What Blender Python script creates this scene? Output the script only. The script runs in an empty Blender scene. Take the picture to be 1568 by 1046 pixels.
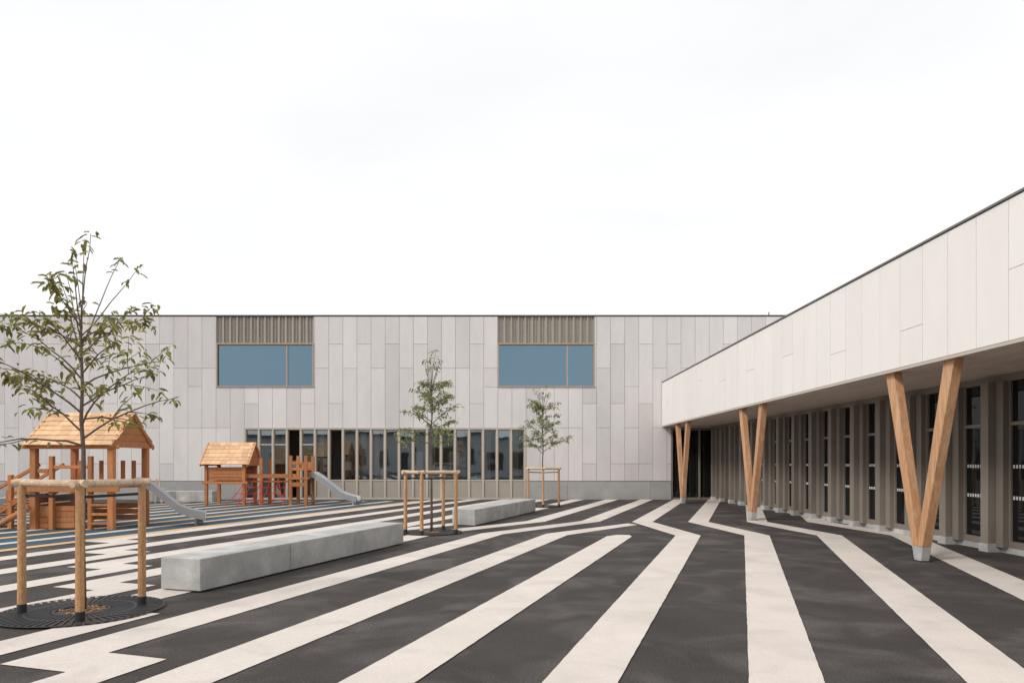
import bpy, math, random
from mathutils import Vector, Matrix
random.seed(7)
S=bpy.context.scene
COL=S.collection

# ------------------------------------------------------------------ materials
def mat(name,col,rough=0.7,var=0.12,scale=4.0,stretch=(1,1,1),island=0.0,bump=0.0,bscale=60,metal=0.0,spec=0.3,
        fine=0.0,fscale=120,col2=None,c2scale=1.0,c2lo=0.45,c2hi=0.7,trans=0.0):
    m=bpy.data.materials.new(name); m.use_nodes=True
    nt=m.node_tree; N=nt.nodes; L=nt.links
    b=N['Principled BSDF']; out=N['Material Output']
    b.inputs['Roughness'].default_value=rough; b.inputs['Metallic'].default_value=metal
    b.inputs['Specular IOR Level'].default_value=spec
    tc=N.new('ShaderNodeTexCoord'); mp=N.new('ShaderNodeMapping'); mp.inputs['Scale'].default_value=stretch
    L.new(tc.outputs['Object'],mp.inputs['Vector'])
    rgb=N.new('ShaderNodeRGB'); rgb.outputs[0].default_value=(*col,1); base=rgb.outputs[0]
    if col2:
        n=N.new('ShaderNodeTexNoise'); n.inputs['Scale'].default_value=c2scale; n.inputs['Detail'].default_value=6
        n.inputs['Distortion'].default_value=0.9
        L.new(mp.outputs[0],n.inputs['Vector'])
        r=N.new('ShaderNodeMapRange'); r.inputs[1].default_value=c2lo; r.inputs[2].default_value=c2hi
        L.new(n.outputs['Fac'],r.inputs[0])
        mx=N.new('ShaderNodeMix'); mx.data_type='RGBA'
        L.new(r.outputs[0],mx.inputs[0]); L.new(base,mx.inputs[6]); mx.inputs[7].default_value=(*col2,1)
        base=mx.outputs[2]
    def mulby(val,base):
        mx=N.new('ShaderNodeVectorMath'); mx.operation='SCALE'
        L.new(base,mx.inputs[0]); L.new(val,mx.inputs['Scale']); return mx.outputs[0]
    if var>0:
        n=N.new('ShaderNodeTexNoise'); n.inputs['Scale'].default_value=scale; n.inputs['Detail'].default_value=7
        n.inputs['Roughness'].default_value=0.65
        L.new(mp.outputs[0],n.inputs['Vector'])
        r=N.new('ShaderNodeMapRange'); r.inputs[1].default_value=0.25; r.inputs[2].default_value=0.75
        r.inputs[3].default_value=1-var; r.inputs[4].default_value=1+var
        L.new(n.outputs['Fac'],r.inputs[0]); base=mulby(r.outputs[0],base)
    if fine>0:
        n=N.new('ShaderNodeTexNoise'); n.inputs['Scale'].default_value=fscale; n.inputs['Detail'].default_value=3
        L.new(tc.outputs['Object'],n.inputs['Vector'])
        r=N.new('ShaderNodeMapRange'); r.inputs[1].default_value=0.3; r.inputs[2].default_value=0.7
        r.inputs[3].default_value=1-fine; r.inputs[4].default_value=1+fine
        L.new(n.outputs['Fac'],r.inputs[0]); base=mulby(r.outputs[0],base)
    if island>0:
        g=N.new('ShaderNodeNewGeometry')
        r=N.new('ShaderNodeMapRange'); r.inputs[3].default_value=1-island; r.inputs[4].default_value=1+island
        L.new(g.outputs['Random Per Island'],r.inputs[0]); base=mulby(r.outputs[0],base)
    L.new(base,b.inputs['Base Color'])
    if bump>0:
        n=N.new('ShaderNodeTexNoise'); n.inputs['Scale'].default_value=bscale; n.inputs['Detail'].default_value=4
        L.new(mp.outputs[0],n.inputs['Vector'])
        bp=N.new('ShaderNodeBump'); bp.inputs['Strength'].default_value=bump; bp.inputs['Distance'].default_value=0.01
        L.new(n.outputs['Fac'],bp.inputs['Height']); L.new(bp.outputs[0],b.inputs['Normal'])
    if trans>0:
        t=N.new('ShaderNodeBsdfTranslucent'); L.new(base,t.inputs['Color'])
        ms=N.new('ShaderNodeMixShader'); ms.inputs[0].default_value=trans
        L.new(b.outputs[0],ms.inputs[1]); L.new(t.outputs[0],ms.inputs[2]); L.new(ms.outputs[0],out.inputs[0])
    return m

def glassmat(name,tint,gloss,dark,fac,transp=False):
    m=bpy.data.materials.new(name); m.use_nodes=True
    nt=m.node_tree; N=nt.nodes; L=nt.links
    N.remove(N['Principled BSDF']); out=N['Material Output']
    g=N.new('ShaderNodeBsdfGlossy'); g.inputs['Color'].default_value=(*gloss,1); g.inputs['Roughness'].default_value=0.015
    if transp:
        d=N.new('ShaderNodeBsdfTransparent'); d.inputs['Color'].default_value=(*tint,1)
    else:
        d=N.new('ShaderNodeBsdfDiffuse'); d.inputs['Color'].default_value=(*dark,1)
    ms=N.new('ShaderNodeMixShader')
    lw=N.new('ShaderNodeFresnel'); lw.inputs['IOR'].default_value=1.5
    r=N.new('ShaderNodeMapRange'); r.inputs[1].default_value=0.0; r.inputs[2].default_value=1.0
    r.inputs[3].default_value=fac; r.inputs[4].default_value=1.0
    L.new(lw.outputs[0],r.inputs[0]); L.new(r.outputs[0],ms.inputs[0])
    L.new(d.outputs[0],ms.inputs[1]); L.new(g.outputs[0],ms.inputs[2]); L.new(ms.outputs[0],out.inputs[0])
    tc=N.new('ShaderNodeTexCoord'); n=N.new('ShaderNodeTexNoise'); n.inputs['Scale'].default_value=0.7
    L.new(tc.outputs['Object'],n.inputs['Vector'])
    bp=N.new('ShaderNodeBump'); bp.inputs['Strength'].default_value=0.12; bp.inputs['Distance'].default_value=0.02
    L.new(n.outputs['Fac'],bp.inputs['Height']); L.new(bp.outputs[0],g.inputs['Normal'])
    return m

M={}
M['asphalt']=mat('asphalt',(0.056,0.0490,0.0462),0.9,0.28,1.1,fine=0.35,fscale=55,bump=0.5,bscale=90,spec=0.25,
                 col2=(0.125,0.113,0.105),c2scale=0.9,c2lo=0.47,c2hi=0.76)
M['paint']=mat('cream_ground_paint',(0.66,0.595,0.54),0.8,0.08,0.9,fine=0.08,fscale=70,bump=0.15,bscale=90,spec=0.2,
               col2=(0.53,0.475,0.43),c2scale=1.3,c2lo=0.48,c2hi=0.8)
M['blue']=mat('blue_rubber',(0.045,0.085,0.115),0.9,0.15,1.2,fine=0.2,fscale=60)
M['orange']=mat('orange_rubber',(0.66,0.42,0.22),0.9,0.08,1.2,fine=0.1)
M['panel']=mat('facade_panel',(0.655,0.625,0.615),0.75,0.05,3.0,(1,1,0.3),island=0.085,spec=0.25,bump=0.05,bscale=30,
               col2=(0.60,0.575,0.565),c2scale=0.35)
M['fascia']=mat('fascia_panel',(0.79,0.765,0.735),0.7,0.03,3.0,(1,1,0.4),island=0.025,spec=0.25)  # lighter than the facade panels: brightness of the sunlit side put into the colour
M['joint']=mat('joint_dark',(0.24,0.225,0.215),0.9,0.1)
M['conc']=mat('concrete',(0.40,0.395,0.385),0.85,0.22,2.6,fine=0.12,fscale=60,bump=0.15,bscale=40,
              col2=(0.53,0.525,0.51),c2scale=1.4,island=0.05)
M['plinth']=mat('plinth_concrete',(0.36,0.355,0.345),0.85,0.14,1.2,fine=0.06,island=0.04)
M['taupe']=mat('taupe_metal',(0.36,0.325,0.28),0.5,0.05,2,island=0.04,spec=0.4)
M['taupe_d']=mat('taupe_dark_metal',(0.225,0.195,0.165),0.5,0.05,2,island=0.05,spec=0.4)
M['frame']=mat('window_frame',(0.42,0.32,0.235),0.5,0.05,2,spec=0.4)
M['framel']=mat('window_frame_light',(0.50,0.45,0.385),0.5,0.05,2,spec=0.4)
M['cap']=mat('roof_cap',(0.17,0.165,0.16),0.5,0.05,2)
M['wood']=mat('playground_timber',(0.44,0.18,0.07),0.65,0.28,6,(5,5,0.8),island=0.18,spec=0.3)
M['roofw']=mat('roof_shingle_timber',(0.68,0.43,0.25),0.7,0.18,6,(1,4,4),island=0.16,spec=0.3)
M['col']=mat('column_timber',(0.50,0.265,0.135),0.55,0.24,5,(7,7,0.5),island=0.05,spec=0.4,fine=0.05,
             col2=(0.60,0.38,0.23),c2scale=1.2)
M['post']=mat('stake_timber',(0.50,0.28,0.14),0.7,0.28,5,(6,6,0.9),island=0.12,fine=0.14,fscale=30)
M['rail']=mat('rail_timber',(0.58,0.43,0.30),0.75,0.32,8,(2,2,2),island=0.06,fine=0.16,fscale=40)
M['soffit']=mat('soffit_timber',(0.62,0.52,0.45),0.7,0.08,3,(6,0.5,1),island=0.07)
M['black']=mat('black_iron',(0.028,0.028,0.03),0.6,0.1,3,spec=0.4)
M['soil']=mat('soil',(0.10,0.07,0.05),0.95,0.3,12,bump=0.6)
M['mulch']=mat('bark_mulch',(0.33,0.20,0.11),0.9,0.3,12,island=0.4)
M['steel']=mat('slide_steel',(0.42,0.43,0.45),0.38,0.06,3,metal=0.8)
M['red']=mat('red_rope',(0.50,0.035,0.035),0.7,0.1)
M['white']=mat('white_marker',(0.75,0.75,0.74),0.7,0.03)
M['bark']=mat('bark',(0.15,0.115,0.095),0.9,0.3,14,(3,3,1),bump=0.5,bscale=40)
M['leaf']=mat('leaf',(0.27,0.255,0.08),0.5,0.25,3,island=0.55,spec=0.4,trans=0.4)
M['leaf2']=mat('leaf_pale',(0.30,0.33,0.16),0.5,0.25,3,island=0.45,spec=0.4,trans=0.4)
M['int']=mat('interior_wall',(0.60,0.57,0.53),0.9,0.1,1)
M['intd']=mat('interior_dark',(0.09,0.08,0.075),0.9,0.1,1)
M['gl_up']=glassmat('sky_tinted_window_glass',(1,1,1),(0.22,0.345,0.44),(0.02,0.025,0.03),0.66)  # blue of a reflected sky put into the gloss colour
M['gl_gf']=glassmat('shopfront_glass',(0.85,0.9,0.9),(0.50,0.60,0.66),(0,0,0),0.38,True)
M['gl_w']=glassmat('wing_glass',(1,1,1),(0.42,0.46,0.48),(0.012,0.012,0.012),0.06)

# ------------------------------------------------------------------ mesh builder
class MB:
    def __init__(s): s.v=[]; s.f=[]
    def box(s,x0,x1,y0,y1,z0,z1):
        b=len(s.v)
        for z in (z0,z1):
            s.v+= [(x0,y0,z),(x1,y0,z),(x1,y1,z),(x0,y1,z)]
        s.f+=[(b,b+3,b+2,b+1),(b+4,b+5,b+6,b+7),(b,b+1,b+5,b+4),(b+1,b+2,b+6,b+5),(b+2,b+3,b+7,b+6),(b+3,b,b+4,b+7)]
    def obox(s,p,q,w,h,up=(0,0,1),w2=None,h2=None):
        p=Vector(p);q=Vector(q); d=(q-p).normalized(); u=Vector(up)
        sx=d.cross(u)
        if sx.length<1e-4: sx=Vector((1,0,0))
        sx.normalize(); uu=sx.cross(d).normalized()
        b=len(s.v)
        w2=w2 or w; h2=h2 or h
        for c,ww,hh in ((p,w,h),(q,w2,h2)):
            for a,e in ((-1,-1),(1,-1),(1,1),(-1,1)):
                s.v.append(tuple(c+sx*ww/2*a+uu*hh/2*e))
        s.f+=[(b,b+3,b+2,b+1),(b+4,b+5,b+6,b+7),(b,b+1,b+5,b+4),(b+1,b+2,b+6,b+5),(b+2,b+3,b+7,b+6),(b+3,b,b+4,b+7)]
    def tube(s,pts,rads,n=8,cap=True):
        b0=len(s.v); prev=None
        for i,p in enumerate(pts):
            p=Vector(p)
            d=(Vector(pts[min(i+1,len(pts)-1)])-Vector(pts[max(i-1,0)])).normalized()
            a=Vector((1,0,0)) if abs(d.x)<0.8 else Vector((0,1,0))
            if prev is None: sx=d.cross(a).normalized()
            else:
                sx=(prev-d*prev.dot(d)).normalized()
            prev=sx; sy=d.cross(sx)
            for k in range(n):
                t=2*math.pi*k/n
                s.v.append(tuple(p+(sx*math.cos(t)+sy*math.sin(t))*rads[i]))
        for i in range(len(pts)-1):
            for k in range(n):
                a=b0+i*n+k; c=b0+i*n+(k+1)%n
                s.f.append((a,c,c+n,a+n))
        if cap:
            s.f.append(tuple(b0+k for k in range(n))[::-1])
            e=b0+(len(pts)-1)*n
            s.f.append(tuple(e+k for k in range(n)))
    def poly(s,pts):
        b=len(s.v); s.v+=[tuple(p) for p in pts]; s.f.append(tuple(range(b,b+len(pts))))
    def obj(s,name,m,parent=None,smooth=False,bevel=0):
        me=bpy.data.meshes.new(name); me.from_pydata(s.v,[],s.f); me.update()
        if smooth:
            for p in me.polygons: p.use_smooth=True
        o=bpy.data.objects.new(name,me); COL.objects.link(o); me.materials.append(M[m])
        if bevel:
            md=o.modifiers.new('b','BEVEL'); md.width=bevel; md.segments=2; md.limit_method='ANGLE'
        if parent: o.parent=parent
        return o
def empty(name):
    o=bpy.data.objects.new(name,None); COL.objects.link(o); return o

def subtract(r,holes):
    out=[r]
    for hx0,hx1,hz0,hz1 in holes:
        nxt=[]
        for x0,x1,z0,z1 in out:
            if hx1<=x0 or hx0>=x1 or hz1<=z0 or hz0>=z1: nxt.append((x0,x1,z0,z1)); continue
            if z1>hz1: nxt.append((x0,x1,hz1,z1))
            if z0<hz0: nxt.append((x0,x1,z0,hz0))
            a=max(z0,hz0); b=min(z1,hz1)
            if x0<hx0: nxt.append((x0,hx0,a,b))
            if x1>hx1: nxt.append((hx1,x1,a,b))
        out=nxt
    return [q for q in out if q[1]-q[0]>0.02 and q[3]-q[2]>0.02]

# ------------------------------------------------------------------ ground
g=MB(); g.box(-300,300,-300,300,-0.3,0.0); g.obj('ground','asphalt')
KX=0.337
def P(c,y,z): return (c+KX*y,y,z)
rs=random.Random(77)
def rough_edge(E):
    out=[]
    for (c0,y0),(c1,y1) in zip(E[:-1],E[1:]):
        L=math.hypot(c1-c0+KX*(y1-y0),y1-y0); n=max(1,int(L/0.12))
        for k in range(n):
            t=k/n; j=rs.uniform(-0.003,0.003)
            out.append((c0+(c1-c0)*t+(j if k else 0),y0+(y1-y0)*t))
    out.append(E[-1]); return out
def stripe(mb,A,Bq,z):
    A=rough_edge(A); Bq=rough_edge(Bq)
    mb.poly([P(c,y,z) for c,y in A]+[P(c,y,z) for c,y in reversed(Bq)])
W=0.55
st=MB()
YE=29.45; Y0=-12
for c in (-1.45,0.05,1.63,3.25,4.85,6.4):
    j=-1.5
    L=[(c,Y0),(c,14.9),(c+j,18.3),(c+j,YE)]
    R=[(c+W,Y0),(c+W,14.9),(c+j+W,18.3),(c+j+W,YE)]
    stripe(st,R,L,0.010)
c=-2.92
stripe(st,[(c+W,Y0),(c+W,14.7),(c+W*.8,15.0),(c+W*.3,15.05),],[(c,Y0),(c,14.75)],0.010)
def leftlow(c,yj):
    return [(c+0.77,Y0),(c+0.72,yj-0.3),(c,yj-0.1)],[(c+1.25,Y0),(c+1.2,yj+0.04),(c+W,yj+0.23)]
for n in range(-0,7):
    c=-4.39-1.48*n
    yj=5.5+(-5.87-c)*1.13
    L,R=leftlow(c,yj)
    if n==0:
        L+=[(c,15.3),(c+1.4,17.9)]; R+=[(c+W,15.0),(c+1.55+W*0.3,17.5)]
    elif n<=3:
        L+=[(c,15.4),(c+1.48,18.6),(c+1.48,YE)]; R+=[(c+W,15.2),(c+1.48+W,18.4),(c+1.48+W,YE)]
    else:
        L+=[(c,YE)]; R+=[(c+W,YE)]
    stripe(st,R,L,0.007)
c=-8.83
stripe(st,[(c+W,17.0),(c+W,YE)],[(c,16.4),(c,YE)],0.0075)
st.obj('ground_stripes','paint')
bl=MB()
bl.poly([P(-13.25,10,0.004),P(-13.25,28.3,0.004),P(-24,28.3,0.004),P(-28,8,0.004)][::-1])
bl.obj('play_surface','blue')
orr=MB(); cr=MB()
for i in range(9):
    c=-13.55-1.1*i
    (orr if i%2==0 or i<1 else cr).poly([P(c,9,0.009),P(c+0.3,9,0.009),P(c+0.3,28.2,0.009),P(c,28.2,0.009)])
orr.obj('play_surface_orange_lines','orange'); cr.obj('play_surface_cream_lines','paint')

# ------------------------------------------------------------------ main building
D=29.6
B=empty('school_building')
XL,XR,ZT=-48.0,16.0,7.95
def X(px): return (px-785)/35.3
def Z(py): return 1.6+(708-py)/35.3
winL=(X(332),X(481.5),Z(593),ZT+1)
winR=(X(763),X(911.5),Z(593),ZT+1)
gf=(X(376),X(805),0.0,Z(655))
door=(6.9,8.74,0.0,3.1)
holes=[winL,winR,gf,door]
wall=MB()
for r in subtract((XL,XR,0,ZT-0.02),holes):
    wall.box(r[0],r[1],D+0.04,D+0.35,r[2],r[3])
wall.obj('wall_backing','joint',B)
pan=MB(); G=0.006
PH=[[527,592,682],[592,682],[527,655],[564,592,655],[592,655,710]]
i=0
pw=0.611
k0=X(332)-math.ceil((X(332)-XL)/pw)*pw
x=k0
rnd=random.Random(3)
while x<XR:
    ph=[[527,618,710],[564,655]][i%2] if rnd.random()<0.80 else rnd.choice(PH)
    zs=[0.80]+sorted([Z(p) for p in ph if Z(p)>1.1])+[ZT-0.03]
    for a,b in zip(zs[:-1],zs[1:]):
        for r in subtract((x,x+pw,a,b),holes):
            pan.box(r[0]+G,r[1]-G,D,D+0.03,r[2]+G,r[3]-G)
    x+=pw; i+=1
pan.obj('facade_panels','panel',B)
pl=MB()
xx=XL
while xx<XR:
    for r in subtract((xx,min(xx+3.6,XR),0,0.78),holes):
        pl.box(r[0]+0.004,r[1]-0.004,D-0.03,D+0.035,0,0.78)
    xx+=3.6
pl.obj('plinth','plinth',B)
cap=MB(); cap.box(XL,XR,D-0.03,D+0.45,ZT,ZT+0.035)
cap.box(11.35,11.39,D+0.6,D+0.64,ZT,ZT+0.3)
cap.obj('roof_cap','cap',B)
rf=MB(); rf.box(XL,XR,D+0.45,D+16,ZT-0.35,ZT-0.1); rf.box(XL,XR,D+15.6,D+16,0,ZT-0.35)
rf.box(XL,XL+0.3,D+0.36,D+15.5,0,ZT-0.36); rf.box(XR-0.3,XR,D+0.36,D+15.5,0,ZT-0.36)
rf.obj('roof_slab','plinth',B)

rib=MB(); fr=MB(); gl=MB()
for (a,b,z0,_),mx in ((winL,X(440)),(winR,X(869.5))):
    zt=Z(527)
    rib.box(a,b,D+0.10,D+0.3,zt,ZT-0.02)
    n=int(round((b-a)/0.30)); w=(b-a)/n
    for k in range(n+1):
        xc=a+k*w
        rib.box(max(a,xc-0.03),min(b,xc+0.03),D+0.02,D+0.098,zt+0.05,ZT-0.03)
        if k<n: rib.box(xc+w/2-0.012,xc+w/2+0.012,D+0.06,D+0.098,zt+0.05,ZT-0.03)
    f=0.055
    fr.box(a,b,D-0.02,D+0.12,zt-0.01,zt+0.045)
    fr.box(a,b,D-0.04,D+0.12,z0,z0+0.05)
    fr.box(a,a+f,D-0.02,D+0.12,z0+0.052,zt-0.012); fr.box(b-f,b,D-0.02,D+0.12,z0+0.052,zt-0.012)
    fr.box(mx-0.03,mx+0.03,D+0.03,D+0.12,z0+0.052,zt-0.012)
    for u,v in ((a+f,mx-0.03),(mx+0.03,b-f)):
        fr.box(u,v,D+0.05,D+0.10,zt-0.05,zt-0.012)
        t=random.uniform(-0.004,0.004)
        gl.poly([(u,D+0.08,z0+0.05),(v,D+0.08+t,z0+0.05),(v,D+0.08+t,zt-0.02),(u,D+0.08,zt-0.02)])
rib.obj('ribbed_spandrels','taupe',B); fr.obj('window_frames','frame',B); gl.obj('window_glass','gl_up',B)

a,b,_,zt=gf
n=20; w=(b-a)/n
f1=MB(); g1=MB(); pn=MB(); fd=MB()
f1.box(a,b,D-0.03,D+0.2,zt-0.07,zt)
f1.box(a,b,D-0.02,D+0.16,0.0,0.07)
for k in range(n+1):
    xc=a+k*w
    f1.box(xc-0.04,xc+0.04,D-0.02,D+0.16,0.072,zt-0.072)
rr=random.Random(5)
for k in range(n):
    u=a+k*w+0.04; v=a+(k+1)*w-0.04
    z0=0.07
    if k>=5:
        pn.box(u+0.004,v-0.004,D+0.02,D+0.07,0.075,0.80)
        f1.box(u,v,D+0.0,D+0.09,0.80,0.85); z0=0.85
    if k in (0,1,2,4):
        f1.box(u,v,D+0.02,D+0.1,2.35,2.40)
    fd.box(u,u+0.03,D+0.04,D+0.12,z0,zt-0.07); fd.box(v-0.03,v,D+0.04,D+0.12,z0,zt-0.07)
    fd.box(u+0.031,v-0.031,D+0.04,D+0.12,zt-0.11,zt-0.072)
    if k in (3,6): 
        continue
    t=rr.uniform(-0.012,0.012); t2=rr.uniform(-0.008,0.008)
    g1.poly([(u+0.03,D+0.08,z0),(v-0.03,D+0.08+t,z0),(v-0.03,D+0.08+t+t2,zt-0.1),(u+0.03,D+0.08+t2,zt-0.1)])
f1.obj('ground_floor_frames','framel',B); fd.obj('ground_floor_sashes','frame',B)
pn.obj('apron_panels','taupe',B); g1.obj('ground_floor_glass','gl_gf',B)
it=MB()
it.box(a-1,b+1,D+7,D+7.2,0,3.3); it.box(a-1,b+1,D+0.36,D+7,3.2,3.3)
it.box(a-1,a-0.8,D+0.36,D+7,0,3.2); it.box(b+0.8,b+1,D+0.36,D+7,0,3.2); it.box(-6,-5.8,D+1.5,D+7,0,3.2)
it.obj('interior_walls','int',B)
ii=MB(); ii.box(a-0.8,b+0.8,D+0.36,D+7,0.01,0.03)
for xx,hh in ((-10.6,1.1),(-8.9,2.0),(-7.2,0.9),(-4.9,1.8),(-3.5,0.75),(-1.2,1.5)):
    ii.box(xx-0.4,xx+0.4,D+2.2,D+2.7,0.03,hh)
ii.obj('interior_furniture','intd',B)
wi=MB()
for xx in (-4.2,-2.6,-0.9,-9.6,-7.4): wi.box(xx-0.22,xx+0.22,D+0.9,D+0.92,1.2+rr.random()*0.4,1.6+rr.random()*0.5)
wi.obj('interior_drawings','white',B)
cu=MB()
for k in (5,8,9,13,17,19):
    u=a+k*w+0.1
    for q in range(5): cu.box(u+q*0.045,u+q*0.045+0.03,D+0.3,D+0.335+0.01*(q%2),0.4,zt-0.1)
cu.obj('curtains','soffit',B)
ri=MB(); ri.box(-2.55,-2.2,D+1.2,D+1.5,1.6,2.7); ri.box(-0.7,-0.5,D+1.2,D+1.5,1.5,2.1); ri.obj('interior_red_banner','red',B)

df=MB(); dg=MB()
for xx in (6.9,7.5,8.1,8.68): df.box(xx,xx+0.07,D+0.0,D+0.14,0.0,3.1)
df.box(6.971,8.679,D+0.02,D+0.14,3.0,3.1); df.box(6.972,8.678,D+0.03,D+0.14,0,0.08)
df.obj('door_frames','taupe_d',B)
dg.poly([(6.97,D+0.08,0.08),(8.68,D+0.08,0.08),(8.68,D+0.08,3.0),(6.97,D+0.08,3.0)]); dg.obj('door_glass','gl_w',B)

# ------------------------------------------------------------------ right wing with canopy
Wg=empty('classroom_wing')
FX=6.5; WX=8.75; ZU=3.17; ZF=5.05; YN=-16
fp=MB(); y=D-0.04; i=0
pwf=0.625
rnd=random.Random(11)
while y>YN:
    y1=y; y0=y-pwf
    segs=[(ZU+0.02,ZF-0.01)]
    if i%4==1 and rnd.random()<0.8:
        zz=ZU+rnd.choice([0.62,1.25,0.95]); segs=[(ZU+0.02,zz),(zz,ZF-0.01)]
    for s0,s1 in segs:
        fp.box(FX,FX+0.03,y0+0.005,y1-0.005,s0+0.004,s1-0.004)
    y=y0; i+=1
fp.obj('fascia_panels','fascia',Wg)
fb=MB(); fb.box(FX+0.04,FX+0.3,YN,D-0.04,ZU+0.03,ZF-0.02); fb.obj('fascia_backing','joint',Wg)
fc=MB(); fc.box(FX-0.025,FX+0.35,YN,D-0.04,ZF,ZF+0.03); fc.obj('fascia_cap','cap',Wg)
fl=MB(); fl.box(FX-0.005,FX+0.06,YN,D-0.04,ZU-0.03,ZU+0.016); fl.obj('fascia_drip_edge','framel',Wg)
so=MB(); xx=FX+0.065
while xx<WX-0.02:
    yy=YN-rnd.random()*3
    while yy<D-0.1:
        ln=4.0
        so.box(xx,min(xx+0.135,WX),yy+0.002,min(yy+ln,D-0.05)-0.002,ZU-0.01,ZU+0.015); yy+=ln
    xx+=0.147
so.obj('soffit_boards','soffit',Wg)
rw=MB(); rw.box(FX+0.31,20,YN,D-0.04,ZF-0.5,ZF-0.25); rw.box(19.7,20,YN,D-0.04,0,ZF-0.5); rw.box(WX+0.12,19.7,YN,YN+0.3,0,ZF-0.5)
rw.box(FX+0.31,WX+0.4,YN+0.31,D-0.05,ZU+0.02,ZU+0.1)
rw.obj('wing_roof','plinth',Wg)
wf=MB(); wg=MB(); ft=MB(); mk=MB(); sl=MB()
per=1.2; y=D-0.5; 
wf.box(WX-0.03,WX+0.1,YN,D-0.02,ZU-0.14,ZU-0.012)
sl.box(WX-0.02,WX+0.1,YN,D-0.02,0.0,0.10)
rr=random.Random(8)
while y>YN+1:
    wf.box(WX-0.24,WX+0.05,y-0.10,y+0.10,0.15,ZU-0.145)
    wf.box(WX-0.12,WX+0.05,y-0.30,y-0.12,0.10,ZU-0.145)
    wf.box(WX-0.16,WX+0.05,y+0.16,y+0.21,0.10,ZU-0.145)
    ft.box(WX-0.26,WX+0.04,y-0.12,y+0.12,0.0,0.148)
    u=y+0.211; v=y+per-0.30
    wf.box(WX-0.02,WX+0.05,u,u+0.05,0.1,ZU-0.145); wf.box(WX-0.02,WX+0.05,v-0.05,v,0.1,ZU-0.145)
    wf.box(WX-0.02,WX+0.05,u+0.051,v-0.051,2.25,2.31); wf.box(WX-0.02,WX+0.05,u+0.051,v-0.051,0.102,0.22)
    t=rr.uniform(-0.01,0.01)
    wg.poly([(WX+0.02,u,0.1),(WX+0.02,u,ZU-0.14),(WX+0.02+t,v,ZU-0.14),(WX+0.02+t,v,0.1)])
    for zz in (0.95,1.5):
        q=u+0.08
        while q<v-0.1:
            mk.box(WX+0.004,WX+0.008,q,q+0.04,zz,zz+0.06); q+=0.07
    y-=per
wf.obj('wing_fins','taupe_d',Wg); wg.obj('wing_glass','gl_w',Wg); ft.obj('fin_feet','conc',Wg); mk.obj('glass_markers','white',Wg)
sl.obj('wing_threshold','conc',Wg)

for yb in (3.35,11.1,18.9,26.6):
    C=empty('timber_v_column'); cx=6.66
    c=MB()
    for s in (-1,1):
        yt=yb+s*0.82; zt=ZU-0.012
        wt,wb=0.125,0.075
        x0,x1=cx-0.075+(0.004*s),cx+0.075+(0.004*s)
        zb=0.24
        b=len(c.v)
        yc=yb+s*0.07
        for xq in (x0,x1):
            c.v+=[(xq,yc-wb,zb),(xq,yc+wb,zb),(xq,yt+wt,zt),(xq,yt-wt,zt)]
        c.f+=[(b,b+1,b+2,b+3),(b+7,b+6,b+5,b+4),(b,b+4,b+5,b+1),(b+1,b+5,b+6,b+2),(b+2,b+6,b+7,b+3),(b+3,b+7,b+4,b)]
    c.obj('legs','col',C,bevel=0.008)
    h=MB(); h.obox((cx,yb,0.0),(cx,yb,0.238),0.14,0.18,up=(0,1,0),w2=0.15,h2=0.29); h.obj('foot','conc',C,bevel=0.01)
    h=MB(); h.box(cx-0.10,cx+0.10,yb-0.12,yb+0.12,0.0,0.015); h.obj('base_plate','black',C)

OB=empty('opposite_building')
o=MB(); o.box(-40,-1.5,-46,-30,0,5.2); o.box(-1.5,10,-46,-30.2,0,11.0); o.box(10,14,-46,-30,0,5.2); o.obj('walls','panel',OB)
o=MB()
for k in range(12): 
    xx=-38+k*4.2; o.box(xx,xx+1.9,-29.98,-29.9,1.0,3.2)
o.box(0,3,-30.16,-30.1,7,9.8); o.box(4.5,8.5,-30.16,-30.1,7,9.8)
o.obj('windows','intd',OB)
o=MB(); o.box(-40.3,-1.8,-46,-29.6,5.2,5.4); o.box(-2.2,10.8,-46,-29.4,11.0,11.3); o.obj('roof_cap','cap',OB)

# ------------------------------------------------------------------ concrete benches
dirv=Vector((0.337,1,0)).normalized(); prp=Vector((-dirv.y,dirv.x,0))
def bench(x,y,segs=3,seg=1.77,w=0.62,h=0.42,d=dirv,p=prp):
    E=empty('concrete_bench'); m=MB()
    o=Vector((x,y,0))
    for k in range(segs):
        a=o+d*(seg*k+0.005)+p*w/2; b2=o+d*(seg*(k+1)-0.005)+p*w/2
        a.z=b2.z=h/2+0.01
        m.obox(a,b2,w,h-0.02)
    m.obj('bench_blocks','conc',E,bevel=0.012)
    m=MB(); a=o+d*0.06+p*w/2; b2=o+d*(seg*segs-0.06)+p*w/2; a.z=b2.z=0.016
    m.obox(a,b2,w-0.1,0.012); m.obj('shadow_gap_base','black',E)
bench(-3.82,8.36); bench(-0.93,17.1)
bench(-14.9,27.2,2,1.45,0.6,0.45,Vector((1,0.05,0)).normalized(),Vector((-0.05,1,0)).normalized())
bench(-17.1,21.8,2,1.77)

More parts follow.
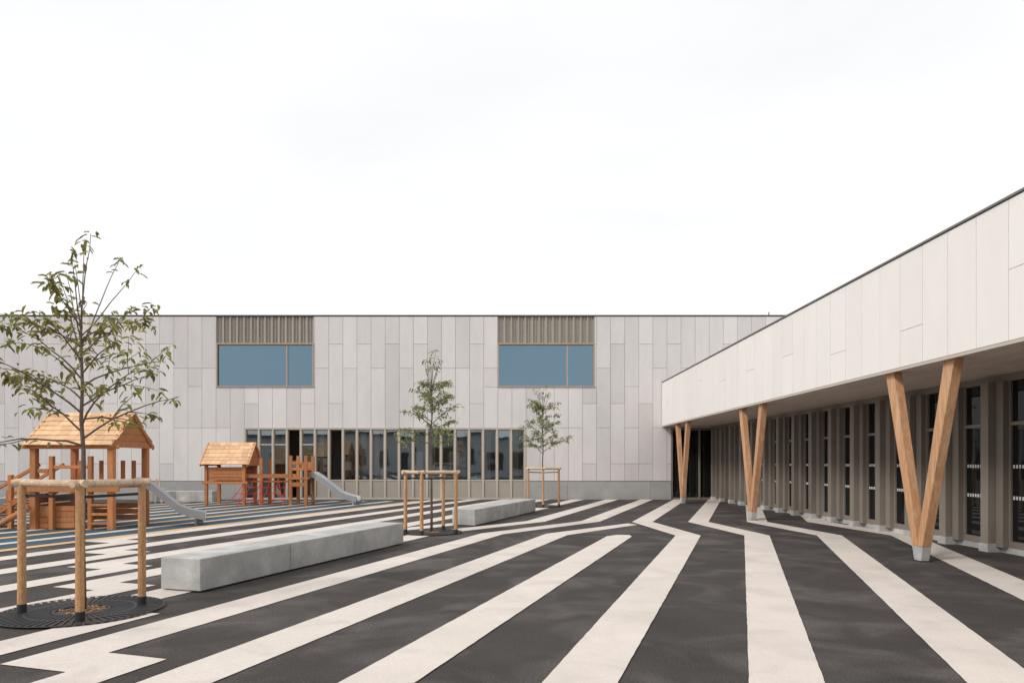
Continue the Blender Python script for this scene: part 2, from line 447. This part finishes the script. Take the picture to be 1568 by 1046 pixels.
# ------------------------------------------------------------------ trees
def leaf(mb,p,dirn,ln,wd,r):
    d=dirn.normalized(); up=Vector((r.uniform(-.5,.5),r.uniform(-.5,.5),1))
    s=d.cross(up)
    if s.length<1e-3: s=Vector((1,0,0))
    s.normalize(); n=s.cross(d)
    b=len(mb.v)
    f=n*wd*0.25; droop=Vector((0,0,-ln*0.12))
    for q in (p,p+d*ln*0.35+s*wd/2+f,p+d*ln*0.75+s*wd*0.36+f+droop*.5,p+d*ln+droop*1.6,p+d*ln*0.75-s*wd*0.36+f+droop*.5,p+d*ln*0.35-s*wd/2+f,p+d*ln*0.5+droop*.2):
        mb.v.append(tuple(q))
    for t in ((0,1,6),(1,2,6),(2,3,6),(3,4,6),(4,5,6),(5,0,6)): mb.f.append(tuple(b+k for k in t))

def tree(base,H,lead,zc,rad,nbr,ln,seed,lm,shoots,dens=1.0,wood_r=0.032,el0=0.95,el1=1.35,top=0.35,e0=0.0,e1=0.5,sdens=1.0):
    r=random.Random(seed); T=empty('young_tree'); br=MB(); lf=MB()
    bx,by=base
    pts=[];rd=[]
    n=9
    for k in range(n+1):
        t=k/n; pts.append(Vector((bx+r.uniform(-.012,.012)*t*3,by+r.uniform(-.012,.012)*t*3,lead*t))); rd.append(wood_r*(1-0.72*t)+0.003)
    br.tube(pts,rd,8)
    def trunk_at(z):
        t=max(0,min(0.999,z/lead))*n; k=int(t); return pts[k].lerp(pts[k+1],t-k)
    def clump(p,cnt,spread):
        for _ in range(cnt):
            a=r.uniform(0,6.283)
            d=Vector((math.cos(a),math.sin(a),r.uniform(-1.2,0.3)))
            leaf(lf,p+Vector((r.gauss(0,spread),r.gauss(0,spread),r.gauss(0,spread))),d,ln*r.uniform(.6,1.15),ln*r.uniform(.28,.42),r)
    def branch(p0,az,el,L,r0,leafstart,dn,sub=True,curve=0.0):
        p=Vector(p0); P0=[p.copy()]; R=[r0]; m=6
        for k in range(m):
            el2=el+curve*k/m+r.uniform(-.1,.1); az+=r.uniform(-.16,.16)
            p=p+Vector((math.cos(az)*math.cos(el2),math.sin(az)*math.cos(el2),math.sin(el2)))*L/m
            P0.append(p.copy()); R.append(r0*(1-0.8*(k+1)/m)+0.0012)
            if (k+1)/m>leafstart:
                clump(p,int(dn*r.uniform(.2,1.6)+.5),0.026)
            if sub and k>=1 and r.random()<0.62:
                branch(p,az+r.choice([-1,1])*r.uniform(.5,1.1),el2+r.uniform(-.6,.35),L*r.uniform(.28,.5),R[-1]*.7,0.25,dn,False,-0.25)
        clump(p,int(dn*1.6)+1,0.03)
        br.tube(P0,R,5,False)
    az=r.uniform(0,6)
    for k in range(nbr):
        t=k/(nbr-1); z=zc+(lead-zc-0.05)*t**1.0
        az+=2.399+r.uniform(-.3,.3)
        L=rad*(1.0-top*t)*r.uniform(.75,1.15)
        branch(trunk_at(z),az,r.uniform(e0,e1)+0.3*t,L*1.12,0.010*(1-.4*t)+0.002,0.24,dens*r.uniform(.6,1.4)*3.4,True,-0.45)
    for k in range(shoots):
        az=k*6.283/shoots+r.uniform(-.3,.3); el=r.uniform(el0,el1)
        L=(H-lead)*r.uniform(.75,1.0)
        branch(trunk_at(lead-r.uniform(0.02,.3)),az,el,L,0.007,0.72,sdens*2.4,False,0.12)
    branch(trunk_at(lead*.995),0.3,1.42,(H-lead)*.97,0.008,0.6,sdens*2.4,False)
    br.obj('trunk_and_branches','bark',T,smooth=True); lf.obj('foliage',lm,T)
    return T
tree((-4.62,7.35),4.12,3.10,1.78,0.90,19,0.108,12,'leaf',7,0.66,e0=0.15,e1=0.8)
tree((-1.84,15.6),4.22,3.35,1.95,0.62,22,0.10,23,'leaf2',8,0.74,0.028,1.05,1.4,e0=0.25,e1=0.9)
tree((1.12,24.8),4.40,3.6,1.9,0.76,24,0.11,31,'leaf2',8,0.74,0.028,1.05,1.4,e0=0.25,e1=0.9)

def grate(x,y,R):
    E=empty('tree_grate'); m=MB()
    def ring(r0,r1,z,n=48):
        for k in range(n):
            a=2*math.pi*k/n; b=2*math.pi*(k+1)/n
            m.poly([(x+r0*math.cos(a),y+r0*math.sin(a),z),(x+r1*math.cos(a),y+r1*math.sin(a),z),(x+r1*math.cos(b),y+r1*math.sin(b),z),(x+r0*math.cos(b),y+r0*math.sin(b),z)])
    ring(R*0.96,R,0.022); ring(R*0.62,R*0.66,0.0225); ring(R*0.30,R*0.36,0.022)
    for k in range(60):
        a=2*math.pi*k/60
        m.obox((x+R*.34*math.cos(a),y+R*.34*math.sin(a),0.018),(x+R*.97*math.cos(a),y+R*.97*math.sin(a),0.018),0.018+0.0,0.008,w2=0.045)
    m.obj('grate_bars','black',E)
    m2=MB(); n=40
    m2.poly([(x+R*.955*math.cos(6.2832*k/n),y+R*.955*math.sin(6.2832*k/n),0.0115) for k in range(n)])
    m2.obj('grate_pit','soil',E)
    m3=MB(); r2=random.Random(1)
    for k in range(70):
        a=r2.uniform(0,6.28); rr_=R*.29*math.sqrt(r2.random()); q=(x+rr_*math.cos(a),y+rr_*math.sin(a),0.014); s_=r2.uniform(.008,.022)
        m3.obox(q,(q[0]+s_*r2.uniform(-1.5,1.5),q[1]+s_,0.022),s_,s_*.5)
    m3.obj('bark_mulch','mulch',E)
def guard(ps,h=1.36,r=0.040):
    E=empty('tree_guard'); m=MB(); k=MB(); t=MB()
    for x,y in ps:
        m.tube([(x,y,0.10),(x,y,h*.5),(x,y,h)],[r*1.05,r,r],12); k.tube([(x,y,0.0),(x,y,0.11)],[r*1.15,r*1.12],12)
        t.tube([(x,y,h-0.02),(x,y,h+0.015)],[r*1.02,r*.9],12)
    m.obj('posts','post',E,smooth=False); k.obj('post_shoes','black',E); t.obj('post_tops','rail',E)
    q=MB(); n=len(ps)
    for a in range(n):
        p0=Vector((*ps[a],h+0.03-0.004*a)); p1=Vector((*ps[(a+1)%n],h+0.03-0.004*a)); d=(p1-p0).normalized()*0.09
        mid=(p0+p1)/2+Vector((0.004,0.003,-0.006))
        q.tube([p0-d,mid,p1+d],[r,r*.95,r*.98],12)
    q.obj('rails','rail',E)
    z=MB(); zc=h*0.98
    c=Vector((sum(p[0] for p in ps)/n,sum(p[1] for p in ps)/n,zc-0.1))
    for x,y in ps: z.obox((x,y,zc-0.08),(c.x,c.y,c.z),0.008,0.03)
    z.obj('tie_straps','black',E)
grate(-4.62,7.33,0.80); guard([(-5.17,7.2),(-4.33,6.84),(-4.13,7.62)])
grate(-1.84,15.55,0.72); guard([(-2.38,15.25),(-1.98,14.95),(-1.25,15.2),(-1.62,16.1)])
grate(1.12,24.75,0.72); guard([(0.58,24.4),(1.1,24.15),(1.68,24.5),(1.15,25.3)])

# ------------------------------------------------------------------ play equipment
def slide(E,x,y,zt,L,w,ang):
    m=MB(); prof=[(0,zt),(0.18,zt-0.02),(0.4,zt-0.16),(L*.62,zt*0.33),(L*.8,zt*.2+0.02),(L*.9,0.19),(L*.97,0.17),(L,0.14)]
    ca,sa=math.cos(ang),math.sin(ang)
    def T(u,v,z): return (x+u*ca-v*sa,y+u*sa+v*ca,z)
    sh=0.17
    for (u0,z0),(u1,z1) in zip(prof[:-1],prof[1:]):
        cs=[(-w/2-0.03,sh),(-w/2,sh),(-w/2+0.03,0.04),(-w/4,0.0),(w/4,0.0),(w/2-0.03,0.04),(w/2,sh),(w/2+0.03,sh)]
        for (v0,h0),(v1,h1) in zip(cs[:-1],cs[1:]):
            m.poly([T(u0,v0,z0+h0),T(u0,v1,z0+h1),T(u1,v1,z1+h1),T(u1,v0,z1+h0)])
        for v in (-w/2-0.032,w/2+0.032):
            m.poly([T(u0,v,z0+sh),T(u1,v,z1+sh),T(u1,v,z1-0.03),T(u0,v,z0-0.03)])
        m.poly([T(u0,-w/2-.03,z0-.03),T(u1,-w/2-.03,z1-.03),T(u1,w/2+.03,z1-.03),T(u0,w/2+.03,z0-.03)])
    m.obox(T(L*.9,0,0.0),T(L*.9,0,0.16),0.06,w*.8)
    m.obj('slide_chute','steel',E)
def gable(E,cx,cy,wx,wy,ze,zr,n=6):
    m=MB()
    for s in (-1,1):
        for k in range(n):
            t0=k/n; t1=(k+1.15)/n
            y0=cy+s*wy/2*(1-t0); y1=cy+s*wy/2*(1-t1) if k<n-1 else cy
            z0=ze+(zr-ze)*t0+0.03; z1=ze+(zr-ze)*(t1 if k<n-1 else 1)+0.012
            x0=-wx/2
            while x0<wx/2-0.05:
                x1=min(x0+0.22*random.uniform(.8,1.3),wx/2)
                m.obox(((cx+(x0+x1)/2),y0,z0+random.uniform(0,.006)),((cx+(x0+x1)/2),y1,z1),x1-x0-0.006,0.022)
                x0=x1
    m.obj('shingle_roof','roofw',E)
    q=MB()
    for xs in (-wx/2+0.08,wx/2-0.08):
        nb=5
        for k in range(nb):
            t=k/nb; hw=wy/2*(1-t)*0.93-0.03
            if hw<0.05: continue
            z0=ze+(zr-ze)*t
            q.box(cx+xs-0.012,cx+xs+0.012,cy-hw,cy+hw,z0-0.02,z0+(zr-ze)/nb-0.03)
        for s in (-1,1):
            q.obox((cx+xs+(0.03 if xs>0 else -.03),cy+s*wy/2,ze-0.02),(cx+xs+(0.03 if xs>0 else -.03),cy,zr-0.02),0.03,0.09)
    q.obj('gable_boards','wood',E)

E=empty('playhouse_with_slide'); Y2=25.9
gable(E,-10.62,Y2,1.85,1.5,1.50,2.34,6)
m=MB()
for xx in (-11.35,-9.95):
    for yy in (-0.55,0.55):
        m.box(xx-0.055,xx+0.055,Y2+yy-0.055,Y2+yy+0.055,0,1.56)
m.box(-11.45,-9.85,Y2-0.6,Y2+0.6,0.84,0.90)
for k in range(4):
    m.box(-11.29,-10.01,Y2-0.56,Y2-0.53,0.93+k*0.125,1.045+k*0.125)
    m.box(-11.29,-10.01,Y2+0.53,Y2+0.56,0.93+k*0.125,1.045+k*0.125)
    m.box(-11.37,-11.34,Y2-0.49,Y2+0.49,0.93+k*0.125,1.045+k*0.125)
m.box(-11.5,-9.8,Y2-0.63,Y2-0.6,0.80,0.90)
for xx in (-9.35,-8.25,-7.68):
    for yy in (-0.45,0.45):
        m.box(xx-0.055,xx+0.055,Y2+yy-0.055,Y2+yy+0.055,0,(1.85 if xx>-9 else 1.75))
m.box(-10.0,-8.31,Y2-0.50,Y2-0.40,1.02,1.16); m.box(-10.0,-8.31,Y2+0.40,Y2+0.50,1.02,1.16)
for k in range(9): m.box(-10.0+k*0.185,-9.86+k*0.185,Y2-0.39,Y2+0.39,0.86,0.90)
m.box(-8.35,-7.58,Y2-0.52,Y2+0.52,0.96,1.03)
m.box(-8.19,-7.74,Y2-0.5,Y2-0.45,1.3,1.40); m.box(-8.19,-7.74,Y2-0.5,Y2-0.45,1.52,1.62); m.box(-8.19,-7.74,Y2+0.45,Y2+0.5,1.3,1.62)
m.box(-8.19,-7.74,Y2-0.50,Y2-0.47,0.70,0.86)
m.obj('timber_frame','wood',E,bevel=0.008)
rp=MB()
A=[Vector((-9.85+1.45*k/5,Y2-0.52,1.00)) for k in range(6)]
Bp=[Vector((-10.4+2.1*k/5,Y2-1.15,0.03)) for k in range(6)]
for k in range(6): rp.tube([A[k],(A[k]+Bp[k])/2+Vector((0,0.06,-0.05)),Bp[k]],[.011]*3,6)
for j in (0.28,0.52,0.76): rp.tube([A[k].lerp(Bp[k],j)+Vector((0,0,-0.05*(k%2)-0.02)) for k in range(6)],[.010]*6,6)
for k in (0,2,4): rp.tube([A[k],Bp[k+1]],[.010,.010],6)
rp.obj('climbing_net','red',E)
slide(E,-7.6,Y2,1.08,1.85,0.5,-0.12)

E=empty('play_tower'); Y1=17.0; cx=-10.45
gable(E,cx,Y1,2.15,1.9,1.98,2.82,7)
m=MB()
for xx in (-0.92,0.92):
    for yy in (-0.75,0.75):
        m.box(cx+xx-0.07,cx+xx+0.07,Y1+yy-0.07,Y1+yy+0.07,0,2.04)
for xx in (-0.5,0.42): m.box(cx+xx-0.05,cx+xx+0.05,Y1-0.8,Y1-0.70,0,1.75)
m.box(cx-0.98,cx+0.98,Y1-0.8,Y1+0.8,0.98,1.05)
m.box(cx-1.15,cx+1.15,Y1-0.86,Y1-0.81,0.9,1.05); m.box(cx-1.15,cx+1.15,Y1-0.86,Y1-0.82,1.92,2.02)
for k in range(3):
    m.box(cx-0.84,cx+0.84,Y1+0.72,Y1+0.75,0.12+k*0.15,0.255+k*0.15)
for k in range(4):
    m.box(cx-0.84,cx-0.0,Y1-0.695,Y1-0.66,0.03+k*0.135,0.155+k*0.135)
    m.box(cx-0.88,cx-0.85,Y1-0.66,Y1+0.66,0.03+k*0.2,0.2+k*0.2)
for k in range(4): m.box(cx+0.48,cx+0.86,Y1-0.82,Y1-0.78,0.12+k*0.22,0.18+k*0.22)
m.box(cx-0.84,cx-0.56,Y1-0.79,Y1-0.75,1.35,1.45); m.box(cx-0.44,cx+0.36,Y1-0.79,Y1-0.75,1.45,1.53)
for k in range(7): 
    xx=cx-0.82+k*0.28; m.box(xx,xx+0.11,Y1+0.7,Y1+0.73,1.06,1.65)
for yy in (-0.45,0.45):
    m.obox((cx-1.0,Y1+yy,1.0),(cx-2.5,Y1+yy,0.10),0.08,0.13)
    m.obox((cx-1.0,Y1+yy,1.55),(cx-2.4,Y1+yy,0.75),0.06,0.08)
    m.box(cx-2.45,cx-2.35,Y1+yy-0.05,Y1+yy+0.05,0,0.9)
    m.box(cx-1.75,cx-1.65,Y1+yy-0.05,Y1+yy+0.05,0,1.3)
for k in range(12):
    t=(k+.5)/12; x_=cx-1.0-1.5*t; z_=1.05-0.9*t
    m.obox((x_,Y1-0.5,z_+0.02),(x_,Y1+0.5,z_+0.02),0.115,0.03)
m.obj('timber_frame','wood',E,bevel=0.008)
m=MB(); m.tube([(cx-1.6,Y1-1.0,0.12),(cx-0.9,Y1-0.95,0.55)],[.07,.07],10); m.obj('log_step','wood',E)
slide(E,cx+0.98,Y1+0.2,1.05,1.6,0.5,0.35)
m=MB()
for xx,t in ((-14.6,.15),(-14.35,-.12),(-14.1,0.05),(-13.85,-0.1)):
    m.tube([(xx,27.0,0),(xx+t,27.0,0.95)],[.035,.03],8)
m.tube([(-14.7,27.0,0.6),(-13.7,27.0,0.55)],[.025,.025],8)
m.obj('stake_fence','rail')

# ------------------------------------------------------------------ light
src=Vector((-0.66,-0.46,0.60)).normalized()
sd=bpy.data.lights.new('sun','SUN'); sd.energy=2.0; sd.angle=math.radians(14); sd.color=(1.0,0.955,0.90)
so_=bpy.data.objects.new('sun',sd); COL.objects.link(so_); so_.rotation_euler=src.to_track_quat('Z','Y').to_euler(); so_.location=(-20,-20,30)
w=bpy.data.worlds.new('World'); S.world=w; w.use_nodes=True
N=w.node_tree.nodes; L=w.node_tree.links; N.clear()
out=N.new('ShaderNodeOutputWorld'); sky=N.new('ShaderNodeTexSky'); sky.sky_type='NISHITA'; sky.sun_disc=False
sky.sun_elevation=math.asin(src.z); sky.sun_rotation=math.atan2(src.x,src.y)
b1=N.new('ShaderNodeBackground'); b1.inputs[1].default_value=0.1; L.new(sky.outputs[0],b1.inputs[0])
tc=N.new('ShaderNodeTexCoord'); mp=N.new('ShaderNodeMapping'); mp.inputs['Scale'].default_value=(1,1,3.0)
L.new(tc.outputs['Generated'],mp.inputs[0])
n=N.new('ShaderNodeTexNoise'); n.inputs['Scale'].default_value=1.6; n.inputs['Detail'].default_value=6; n.inputs['Distortion'].default_value=0.5
L.new(mp.outputs[0],n.inputs['Vector'])
cr_=N.new('ShaderNodeValToRGB'); cr_.color_ramp.elements[0].position=0.3; cr_.color_ramp.elements[0].color=(0.875,0.885,0.90,1)
cr_.color_ramp.elements[1].position=0.66; cr_.color_ramp.elements[1].color=(1.0,1.0,1.0,1)
L.new(n.outputs['Fac'],cr_.inputs[0])
b2=N.new('ShaderNodeBackground'); b2.inputs[1].default_value=1.10; L.new(cr_.outputs[0],b2.inputs[0])
ms=N.new('ShaderNodeMixShader'); ms.inputs[0].default_value=0.95; L.new(b1.outputs[0],ms.inputs[1]); L.new(b2.outputs[0],ms.inputs[2])
L.new(ms.outputs[0],out.inputs[0])
# ------------------------------------------------------------------ camera
cd=bpy.data.cameras.new('camera'); cd.lens=24; cd.sensor_width=36; cd.shift_y=0.118; cd.clip_end=2000
co=bpy.data.objects.new('camera',cd); COL.objects.link(co); co.location=(0,0,1.6); co.rotation_euler=(math.radians(90),0,0)
S.camera=co
S.view_settings.view_transform='Standard'; S.view_settings.look='None'; S.view_settings.exposure=0
